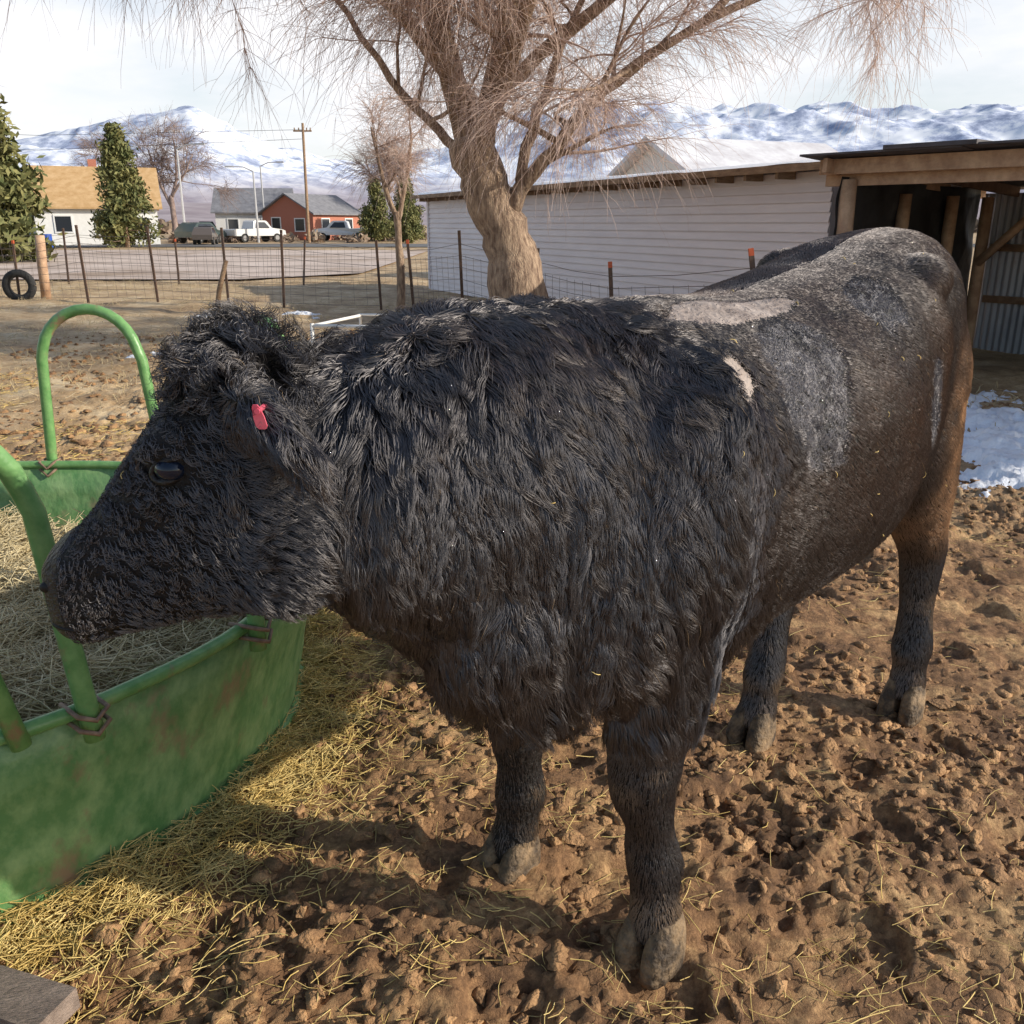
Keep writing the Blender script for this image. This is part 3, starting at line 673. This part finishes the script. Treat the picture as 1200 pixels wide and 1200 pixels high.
# ---------------------------------------------------------------- fences
def fence(name,p0,p1,step,h,seed):
    r=random.Random(seed);p0=Vector(p0);p1=Vector(p1);L_=(p1-p0).length;n=int(L_/step)
    e=empty(name);mb=MB();wb=MB();tops=[]
    for i in range(n+1):
        p=p0.lerp(p1,i/n);p=Vector((p.x+r.gauss(0,.2),p.y+r.gauss(0,.05),-.1));q=p+Vector((r.gauss(0,.07),r.gauss(0,.06),h+.1+r.uniform(-.2,.25)))
        mb.beam(p,q,.045,.04,0);d=(q-p);mb.beam(p+d+Vector((0,0,.001)),p+d+d.normalized()*.07,.046,.042,1 if r.random()<.25 else 0)
        tops.append((p,q))
    mb.build('posts',[m_post,m_orange],e)
    for k in range(8):
        zf=.12+.8*k/7
        pts=[];
        for (p,q) in tops: pts.append(p.lerp(q,zf)+Vector((0,-.03,0)))
        full=[]
        for i in range(len(pts)-1):
            full+= [pts[i],pts[i].lerp(pts[i+1],.5)+Vector((0,0,r.gauss(-.015,.012)))]
        full.append(pts[-1]);wb.tube(full,.0038,4,0,cap=False)
    m=int(L_/.22)
    for i in range(m):
        f=i/m*(len(tops)-1);j=min(int(f),len(tops)-2);fr_=f-j
        a_=tops[j][0].lerp(tops[j+1][0],fr_);b_=tops[j][1].lerp(tops[j+1][1],fr_)
        wb.tube([a_.lerp(b_,.12)+Vector((0,-.03,0)),a_.lerp(b_,.82)+Vector((0,-.03,0))],.0028,3,0,cap=False)
    wb.build('wires',[m_wire],e)
fence('wire_fence',(-19,22.5,0),(-2.7,18.2,0),1.55,1.25,1)
fence('wire_fence',(-2.7,18.2,0),(2.6,9.0,0),1.9,1.2,2)
fence('wire_fence',(-40,27,0),(-3,25.5,0),3,1.2,3)
mb=MB();mb.tube([(-10.5,20.9,-.1),(-10.48,20.9,.7),(-10.44,20.9,1.35)],[.11,.105,.10],10);mb.build('wooden_post',[m_woodl],None,True)
mb=MB();mb.tube([(-4.75,14.6,-.1),(-4.6,14.6,.6),(-4.45,14.6,1.05)],[.04,.04,.035],8);mb.build('wooden_stake',[m_wood],None,True)
mb=MB()
pts=[(-10.75+.26*math.cos(t),20.3+.05*math.cos(t),.30+.27*math.sin(t)) for t in np.linspace(0,2*np.pi,25)]
mb.tube(pts,.085,10,cap=False);mb.build('old_tire',[m_tire],None,True)
e=MB()
e.tube([(-1.72,7.9,0),(-1.72,7.9,.78)],.018,8);e.tube([(-1.72,7.9,.76),(-1.1,7.8,.76),(-.9,7.7,.68)],.016,8);e.tube([(-1.40,8.5,0),(-1.40,8.5,.80),(-.85,8.4,.80)],.016,8)
e.tube([(-1.72,7.9,.76),(-1.40,8.5,.79)],.014,8);e.tube([(-1.72,7.9,.5),(-1.0,7.8,.76)],.012,8);e.tube([(-1.05,7.8,0),(-1.05,7.8,.76)],.016,8)
e.build('white_pipe_rail',[m_white],None,True)
# ---------------------------------------------------------------- outbuilding with siding
P0=np.array([-2.1,24.0]);P1=np.array([3.75,11.2]);D_=P1-P0;LW=np.linalg.norm(D_);ux=D_/LW
ang=math.atan2(ux[1],ux[0]);ob=empty('siding_outbuilding',(P0[0],P0[1],0),ang)
outy=-1.
mb=MB();H=2.2;bh=.115;nb=int(H/bh)+1
v=[];f=[]
for i in range(nb):
    z0=i*bh;z1=min(H,z0+bh)
    o=len(v);v+=[(0,outy*.030,z0),(LW,outy*.030,z0),(LW,outy*.002,z1),(0,outy*.002,z1),(0,0,z0),(LW,0,z0)]
    f+=[(o,o+1,o+2,o+3),(o+4,o+5,o+1,o)]
mb.add(v,f)
mb.box(0.0,LW,.003,2.1,-.1,H-.002);mb.box(-.03,.07,-.045,.03,0,H,0)
mb.build('walls',[m_siding],ob)
mb=MB()
pitch=.16;dm=1.1;de=2.3
mb.add([(-.3,-.35,H+.02),(LW+.2,-.35,H+.02),(LW+.2,dm,H+pitch),(-.3,dm,H+pitch),(-.3,de,H+.02),(LW+.2,de,H+.02),
        (-.3,-.35,H+.06),(LW+.2,-.35,H+.06),(LW+.2,dm,H+pitch+.04),(-.3,dm,H+pitch+.04),(-.3,de,H+.06),(LW+.2,de,H+.06)],
       [(0,1,2,3),(3,2,5,4),(6,9,8,7),(9,10,11,8),(0,6,7,1),(4,5,11,10),(0,3,9,6),(3,4,10,9),(1,7,8,2),(2,8,11,5)])
mb.build('metal_roof',[M('roof_metal',(.30,.26,.25),(.42,.38,.37),2,.5)],ob)
mb=MB();
for i in range(int(LW/.6)):
    x_=.2+i*.6;mb.box(x_,x_+.05,-.31,-.035,H-.09,H+.015)
mb.box(-.28,LW+.18,-.372,-.357,H-.02,H+.065)
mb.build('rafter_tails',[m_wood],ob)
gx=np.linspace(0,1,60);gy=np.linspace(0,1,14);XX,YY=np.meshgrid(gx,gy)
xx=-.25+XX*(LW+.4);yy=-.30+YY*1.4;zz=H+.065+(yy+.35)*(pitch-.02)/1.45+.05*sstep(0,.12,YY)*(.6+.6*fbm2(xx,yy,.5,2,95))+.02*fbm2(xx,yy,1.1,3,90)
I=np.arange(60*14).reshape(14,60)
np_mesh('roof_snow',np.stack([xx.ravel(),yy.ravel(),zz.ravel()],1),np.stack([I[:-1,:-1],I[:-1,1:],I[1:,1:],I[1:,:-1]],-1).reshape(-1,4),[m_snow],ob,True)
# ---------------------------------------------------------------- houses
def house(name,x,y,rot,w,d,h,rh,wall,roof,windows=(),chim=False):
    e=empty(name,(x,y,0),rot);mb=MB();mb.box(-w/2,w/2,-d/2,d/2,-.2,h)
    mb.add([(-w/2,-d/2,h),(-w/2,d/2,h),(-w/2,0,h+rh),(w/2,-d/2,h),(w/2,d/2,h),(w/2,0,h+rh)],[(0,2,1),(3,4,5)])
    mb.build('walls',[wall],e)
    mb=MB();ov=.4;t=.14;sl=rh/(d/2)
    v=[]
    for xx in(-w/2-ov,w/2+ov):
        for yy,zz in((-d/2-ov,h-ov*sl),(0,h+rh),(d/2+ov,h-ov*sl)): v+=[(xx,yy,zz+.01),(xx,yy,zz+.01+t)]
    mb.add(v,[(0,2,8,6),(2,4,10,8),(1,7,9,3),(3,9,11,5),(0,6,7,1),(4,5,11,10),(0,1,3,2),(2,3,5,4),(6,8,9,7),(8,10,11,9)])
    mb.build('roof',[roof],e)
    wb=MB()
    for (side,u,z0,ww,hh) in windows:
        fr4=((u-ww/2-.1,u+ww/2+.1,z0-.1,z0-.001),(u-ww/2-.1,u+ww/2+.1,z0+hh+.001,z0+hh+.1),(u-ww/2-.1,u-ww/2-.001,z0,z0+hh),(u+ww/2+.001,u+ww/2+.1,z0,z0+hh))
        if side=='f':
            wb.box(u-ww/2,u+ww/2,-d/2-.03,-d/2-.004,z0,z0+hh,0);
            for a_,b_,c_,d_ in fr4: wb.box(a_,b_,-d/2-.06,-d/2-.003,c_,d_,1)
        else:
            s=1 if side=='r' else -1;X0=s*w/2
            xs=sorted((X0+s*.004,X0+s*.03));wb.box(xs[0],xs[1],u-ww/2,u+ww/2,z0,z0+hh,0)
            xs=sorted((X0+s*.003,X0+s*.06))
            for a_,b_,c_,d_ in fr4: wb.box(xs[0],xs[1],a_,b_,c_,d_,1)
    if windows: wb.build('windows_and_door',[m_glass,m_trim],e)
    if chim:
        cb=MB();cb.box(-.3,.3,.2,.8,h+rh*.6,h+rh+.7);cb.build('chimney',[m_brick],e)
    return e
house('white_house',-33.0,76,R(22),8.6,8,2.9,2.8,m_white,m_tanroof,[('f',-2.4,1,1.1,1.1),('f',1.0,0.1,1,2),('f',3,1,1.2,1),('l',-1.6,1,1,1.2),('l',1.6,1,1,1.2),('l',0,3.4,.8,.9)],chim=True)
house('garden_outhouse',-40.5,78,R(22),5,5,2.2,1.2,m_white,m_greyroof,[('f',0,1,1,.9)])
house('grey_roof_house',-28.0,104,R(10),7.5,8,2.8,2.3,m_white,m_greyroof,[('f',-2,1,1,1),('f',1.5,.1,1,2)])
house('brick_house',-20.6,98,R(65),8,6.2,2.6,1.7,m_brick,m_greyroof,[('l',-1.5,.9,1.1,1.1),('l',1.4,.1,1,2),('f',-2,1,1.2,1),('f',2,1,1.2,1)])
house('neighbour_house',7.0,30,R(24),6,6,2.5,1.4,m_white,M('snowy_roof',(.55,.53,.56),(.82,.83,.87),1.2,.7),[('l',0,1,1,1)])
# ---------------------------------------------------------------- pole shed
A0=np.array([3.50,10.2]);fd=np.array([.65,-.76])
sh=empty('pole_shed',(A0[0],A0[1],0),math.atan2(fd[1],fd[0]))
LS=6.8;DS=3.5
hf=2.14;hbk=1.92
mb=MB()
for x_ in(0.05,3.4,6.6): mb.tube([(x_,0.05,-.1),(x_+.02,.04,1),(x_,.05,hf-.1)],[.10,.09,.085],10)
for x_,y_ in((0.05,1.3),(0.05,2.5),(.1,3.38),(2.2,3.38),(4.3,3.38)): mb.tube([(x_,y_,-.1),(x_,y_,hbk)],[.08,.075],10)
mb.beam((.12,3.28,1.1),(.75,3.28,1.75),.09,.09);mb.beam((0.2,3.44,1.30),(6.4,3.44,1.30),.05,.09);mb.beam((0.2,3.44,.65),(6.4,3.44,.65),.05,.09)
mb.build('posts',[m_woodl],sh,True)
mb=MB();mb.beam((-.25,-.03,hf+.03),(LS,-.03,hf+.03),.05,.15);mb.beam((-.25,.13,hf-.10),(LS,.13,hf-.10),.08,.12)
mb.beam((-.10,-.2,hf+.04),(-.10,DS+.2,hbk+.06),.05,.14)
mb.build('fascia_beams',[m_woodl],sh)
mb=MB()
for i in range(8): mb.beam((.4+i*.85,.2,hf+.03),(.4+i*.85,DS,hbk+.06),.05,.12)
mb.build('rafters',[M('dark_rafter',(.10,.06,.04),(.2,.12,.08),6,.85)],sh)
mb=MB();sl=(hbk-hf)/DS
for x0,x1,lift_ in((-.35,1.3,0),(1.3,3.1,.012),(3.1,4.9,.0),(4.9,7.0,.012)):
    def zz_(y_): return hf+.115+sl*y_+lift_
    v=[(x0,-.30,zz_(-.30)),(x1+.05,-.30,zz_(-.30)),(x1+.05,DS+.3,zz_(DS+.3)),(x0,DS+.3,zz_(DS+.3))]
    v+=[(a_,b_,c_+.02) for a_,b_,c_ in v]
    mb.add(v,[(0,3,2,1),(4,5,6,7),(0,1,5,4),(1,2,6,5),(2,3,7,6),(3,0,4,7)])
mb.box(.6,1.5,-.34,.1,hf+.150,hf+.19);mb.box(2.6,3.6,-.35,.2,hf+.165,hf+.20)
mb.build('roof_sheets',[M('dark_roofing',(.05,.045,.05),(.11,.10,.11),3,.7,.4,20)],sh)
gx=np.linspace(0,1,60);gz=np.linspace(0,1,30);XX,ZZ=np.meshgrid(gx,gz);yy=-.05+XX*(DS+.0);zz=ZZ*(hbk+.15-.05*XX);xx=-.02+.05*fbm2(yy,zz,1.6,3,70)+.04*np.sin(yy*5)
I=np.arange(1800).reshape(30,60)
np_mesh('tarp_wall',np.stack([xx.ravel(),yy.ravel(),zz.ravel()],1),np.stack([I[:-1,:-1],I[:-1,1:],I[1:,1:],I[1:,:-1]],-1).reshape(-1,4),[m_black],sh,True)
xs=np.arange(0,LS,.0125);ys=DS+.02+.012*np.sin(xs*2*np.pi/.085)
V=np.concatenate([np.stack([xs,ys,np.full_like(xs,-.1)],1),np.stack([xs,ys,np.full_like(xs,hbk+.05)],1)]);k=len(xs);i=np.arange(k-1)
np_mesh('corrugated_wall',V,np.stack([i,i+1,i+1+k,i+k],1),[m_tin],sh,True)
# ---------------------------------------------------------------- vehicles, poles
def vehicle(name,x,y,rot,col,pick=True,s=1.):
    e=empty(name,(x,y,0),rot);m=M('car_paint',col,None,rough=.3)
    prof=[(-2.7,.55),(-2.72,1.05),(-2.6,1.12),(-.75,1.14),(-.6,1.75),(-.4,1.84),(.55,1.84),(.75,1.78),(1.25,1.22),(2.3,1.10),(2.6,.98),(2.66,.55)] if pick else [(-2.2,.5),(-2.25,.95),(-2.0,1.15),(-1.5,1.55),(-1.2,1.68),(.3,1.68),(.55,1.62),(1.1,1.08),(2.0,.95),(2.25,.8),(2.28,.5)]
    n=len(prof);mb=MB();v=[]
    for yy in(-.92,.92):
        for (a_,b_) in prof: 
            k_=1 if b_<1.2 else .86
            v.append((a_,yy*k_,b_))
    mb.add(v,[tuple(range(n)),tuple(reversed(range(n,2*n)))]+[(i,i+n,(i+1)%n+n,(i+1)%n) for i in range(n)]);mb.build('body_shell',[m],e)
    mb=MB()
    for s_ in(-1,1):
        q=[(-.55,1.2),(-.42,1.7),(.5,1.7),(.95,1.22)] if pick else [(-1.5,1.15),(-1.2,1.55),(.3,1.55),(.75,1.12)]
        v=[(a_,s_*(.93 if b_<1.3 else .82),b_) for a_,b_ in q]+[(a_,s_*(.80 if b_<1.3 else .70),b_) for a_,b_ in q]
        mb.add(v,[(0,1,2,3),(4,7,6,5),(0,4,5,1),(1,5,6,2),(2,6,7,3),(3,7,4,0)])
    mb.beam((1.22,0,1.27),(.80,0,1.74),1.4,.03,up=(1,0,0));mb.build('windows',[m_glass],e)
    mb=MB()
    for a_ in((-1.7,1.65) if pick else(-1.35,1.4)):
        for s_ in(-1,1):
            mb.tube([(a_,s_*.72,.38),(a_,s_*.96,.38)],.38,18,0);mb.tube([(a_,s_*.961,.38),(a_,s_*.975,.38)],.22,14,1)
    mb.build('wheels',[m_tire,m_chrome],e,False)
    e.scale=(s,s,s)
vehicle('parked_car',-26.3,80,R(70),(.05,.07,.07),False,1.0)
vehicle('pickup_truck',-22.8,84,R(50),(.62,.63,.64),True)
vehicle('pickup_truck',-16.2,90,R(180),(.72,.73,.74),True)
vehicle('pickup_truck',-13.8,97,R(178),(.75,.76,.77),True)
vehicle('parked_car',-24.0,74,R(100),(.12,.10,.09),False,.8)
def lamp(x,y,h,s):
    mb=MB();mb.tube([(x,y,0),(x,y,h)],[.11,.07],8);mb.tube([(x,y,h),(x+s*.8,y,h+.35),(x+s*2,y,h+.4)],[.06,.05,.05],6)
    mb.box(x+s*2-.35,x+s*2+.35,y-.12,y+.12,h+.32,h+.45);mb.build('street_lamp',[M('galvanised',(.5,.5,.52),None,rough=.5,metal=.3)])
lamp(-27.6,80,7.4,1);lamp(-25,96,7,1)
lamp(-22,82,5.8,-1)
mb=MB();mb.tube([(-17.2,80,0),(-17.1,80,9.4)],[.14,.10],8);mb.beam((-17.9,80,8.8),(-16.4,80,8.8),.1,.12)
for x_ in(-17.8,-17.45,-16.8,-16.5): mb.tube([(x_,80,8.86),(x_,80,9.05)],.05,6)
mb.build('utility_pole',[m_wood])
mb=MB();mb.tube([(-60,76,8.9),(-38,78,8.3),(-17.1,80,8.9)],.015,4,cap=False);mb.tube([(-60,76,7.6),(-38,78,7.2),(-17.1,80,8.2)],.015,4,cap=False);mb.build('power_lines',[m_tire])
mb=MB();mb.tube([(-30.5,62,0),(-30.5,62,.9)],.3,12);mb.tube([(-30.5,62,.901),(-30.5,62,.93)],.31,12);mb.build('blue_barrel',[m_blue])
def shrubs(name,n,xr,yr,s,mat,seed):
    r=np.random.default_rng(seed);cx=r.uniform(*xr,n);cy=r.uniform(*yr,n);m=60
    P_=np.stack([np.repeat(cx,m),np.repeat(cy,m),np.zeros(n*m)],1);sz=np.repeat(s*r.uniform(.5,1.5,n),m)
    d=r.normal(size=(n*m,3));d[:,2]=np.abs(d[:,2]);d/=np.linalg.norm(d,axis=1,keepdims=True);P_+=d*sz[:,None]*r.uniform(.3,1,(n*m,1))
    u=r.normal(size=(n*m,3))*(sz*.16)[:,None];v=r.normal(size=(n*m,3))*(sz*.16)[:,None]
    V=np.stack([P_-u,P_+v,P_+u,P_-v],1).reshape(-1,3);np_mesh(name,V,np.arange(4*n*m).reshape(-1,4),[mat])
m_brush=M('dry_brush',(.20,.14,.11),(.34,.27,.20),.6,.9)
shrubs('distant_brush',260,(-160,160),(112,220),1.5,m_brush,1)
shrubs('distant_shrubs',60,(-48,-8),(82,100),.8,m_brush,2)
n=16000;x=rs.uniform(-14,5,n);y=rs.uniform(7,27,n);k_=vn2(x*.8,y*.8,300)>-.1;x=x[k_];y=y[k_];z=gh(x,y)+.02
V,F=strands(x,y,z,.05,.16,.003,.9,rs,3);np_mesh('dry_grass',V,F,[M('dry_grass_blades',(.46,.36,.20),(.64,.53,.34),1,.8)])
n=9000;x=rs.uniform(-6,1,n);y=rs.uniform(3.8,10,n);k_=vn2(x*1.1,y*1.1,310)>-.2;x=x[k_];y=y[k_];z=gh(x,y)+.012
V,F=strands(x,y,z,.03,.14,.0022,.2,rs,3);np_mesh('trampled_straw',V,F,[m_straw])
clods('trodden_clods',9000,(-6.5,-1.0,4.0,14),.008,.045,m_mud,31,3)
# ---------------------------------------------------------------- mountains
def mountains(name,r0,r1,prof,seed,mat,na=800,nr2=150,az0=-50,az1=50,rough=1.):
    az=np.radians(np.linspace(az0,az1,na));rr=np.linspace(r0,r1,nr2);A,Q=np.meshgrid(az,rr)
    pa=np.degrees(az);s=np.interp(pa,[p[0] for p in prof],[p[1] for p in prof])
    X=Q*np.sin(A);Y=Q*np.cos(A);t=(Q-r0)/(r1-r0)
    k=1/(r1-r0)
    def rdg(f,o,sd):
        out=0;am=1
        for i in range(o):
            out=out+am*(1-2*np.abs(fbm2(X,Y,f,2,sd+i*7)));f*=2.1;am*=.5
        return out
    rid=rdg(k*1.8,5,seed)
    H=s[None,:]*(r0+(r1-r0)*.6)
    Z=H*(sstep(0,.8,t))*(1-.35*sstep(.85,1,t))*(.80+.13*rid*rough)
    I=np.arange(na*nr2).reshape(nr2,na)
    np_mesh(name,np.stack([X.ravel(),Y.ravel(),Z.ravel()-2],1),np.stack([I[:-1,:-1],I[:-1,1:],I[1:,1:],I[1:,:-1]],-1).reshape(-1,4),[mat],smooth=True)
mm_,nt,b=newmat('hazed_snowy_mountain');N=nt.nodes;L=nt.links
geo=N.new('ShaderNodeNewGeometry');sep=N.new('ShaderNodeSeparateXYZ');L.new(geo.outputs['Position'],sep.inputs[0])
nf=ramp(noise(.012,10,.72).outputs[0],[(.38,(.27,.32,.47)),(.47,(.54,.60,.76)),(.54,(.85,.88,.95))])  # distance haze painted into the rock and snow colours as pale blue
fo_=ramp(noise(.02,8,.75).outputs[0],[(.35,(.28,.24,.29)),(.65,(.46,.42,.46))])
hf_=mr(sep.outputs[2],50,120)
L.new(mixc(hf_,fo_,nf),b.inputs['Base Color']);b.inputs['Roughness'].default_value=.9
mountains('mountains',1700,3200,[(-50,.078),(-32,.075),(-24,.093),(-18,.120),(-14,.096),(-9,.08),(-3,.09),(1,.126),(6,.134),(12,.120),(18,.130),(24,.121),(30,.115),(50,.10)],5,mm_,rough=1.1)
mountains('foothills',700,1500,[(-50,.016),(-30,.018),(-20,.030),(-10,.024),(0,.03),(12,.03),(25,.03),(50,.03)],15,M('foothill_brush',(.26,.21,.23),(.42,.36,.38),.02,.95),na=300,nr2=40,rough=.5)
# ---------------------------------------------------------------- light, sky, camera
sv=Vector((.97,-.20,0)).normalized();elv=R(24.5);sv=Vector((sv.x*math.cos(elv),sv.y*math.cos(elv),math.sin(elv)))
sl_=bpy.data.lights.new('sun','SUN');sl_.energy=5.0;sl_.angle=R(.55);sl_.color=(1,.92,.78)
so=bpy.data.objects.new('sun',sl_);scene.collection.objects.link(so);so.rotation_euler=(-sv).to_track_quat('-Z','Y').to_euler();so.location=(20,-5,15)
w=bpy.data.worlds.new('World');scene.world=w;w.use_nodes=True;nt=w.node_tree;N=nt.nodes;L=nt.links
bg=N['Background'];bg.inputs[1].default_value=.15
sk=N.new('ShaderNodeTexSky');sk.sky_type='NISHITA';sk.sun_disc=False;sk.sun_elevation=elv;sk.sun_rotation=math.atan2(sv.x,sv.y);sk.dust_density=1
tc=N.new('ShaderNodeTexCoord');mp=N.new('ShaderNodeMapping');mp.inputs['Scale'].default_value=(1,1,3.2);mp.inputs['Rotation'].default_value=(0,.25,.3)
nz_=N.new('ShaderNodeTexNoise');nz_.inputs['Scale'].default_value=1.9;nz_.inputs['Detail'].default_value=8;nz_.inputs['Roughness'].default_value=.58
rp=N.new('ShaderNodeMapRange');rp.inputs[1].default_value=.40;rp.inputs[2].default_value=.58;rp.inputs[3].default_value=.52;rp.inputs[4].default_value=1
sp=N.new('ShaderNodeSeparateXYZ');L.new(tc.outputs['Generated'],sp.inputs[0])
ce=N.new('ShaderNodeMapRange');ce.inputs[1].default_value=.30;ce.inputs[2].default_value=.55;ce.inputs[3].default_value=1;ce.inputs[4].default_value=.10;L.new(sp.outputs[2],ce.inputs[0])
cy=N.new('ShaderNodeMapRange');cy.inputs[1].default_value=-.1;cy.inputs[2].default_value=.45;cy.inputs[3].default_value=.12;cy.inputs[4].default_value=1;L.new(sp.outputs[1],cy.inputs[0])
m1=N.new('ShaderNodeMath');m1.operation='MULTIPLY';L.new(ce.outputs[0],m1.inputs[0]);L.new(cy.outputs[0],m1.inputs[1])
m2=N.new('ShaderNodeMath');m2.operation='MULTIPLY';L.new(m1.outputs[0],m2.inputs[0]);L.new(rp.outputs[0],m2.inputs[1])
mx=N.new('ShaderNodeMix');mx.data_type='RGBA';mx.inputs[7].default_value=(7.0,7.0,7.2,1)
L.new(tc.outputs['Generated'],mp.inputs[0]);L.new(mp.outputs[0],nz_.inputs['Vector']);L.new(nz_.outputs[0],rp.inputs[0]);L.new(m2.outputs[0],mx.inputs[0])
L.new(sk.outputs[0],mx.inputs[6]);L.new(mx.outputs[2],bg.inputs[0])
cam=bpy.data.cameras.new('camera');cam.sensor_width=36;cam.lens=31.8;cam.clip_end=20000;cam.clip_start=.05
cob=bpy.data.objects.new('camera',cam);scene.collection.objects.link(cob);cob.location=(0,0,1.6);cob.rotation_euler=(R(90-17.7),0,0);scene.camera=cob
scene.view_settings.view_transform='Standard';scene.view_settings.look='None';scene.view_settings.exposure=0
print('hair',NH,'body verts',nv)
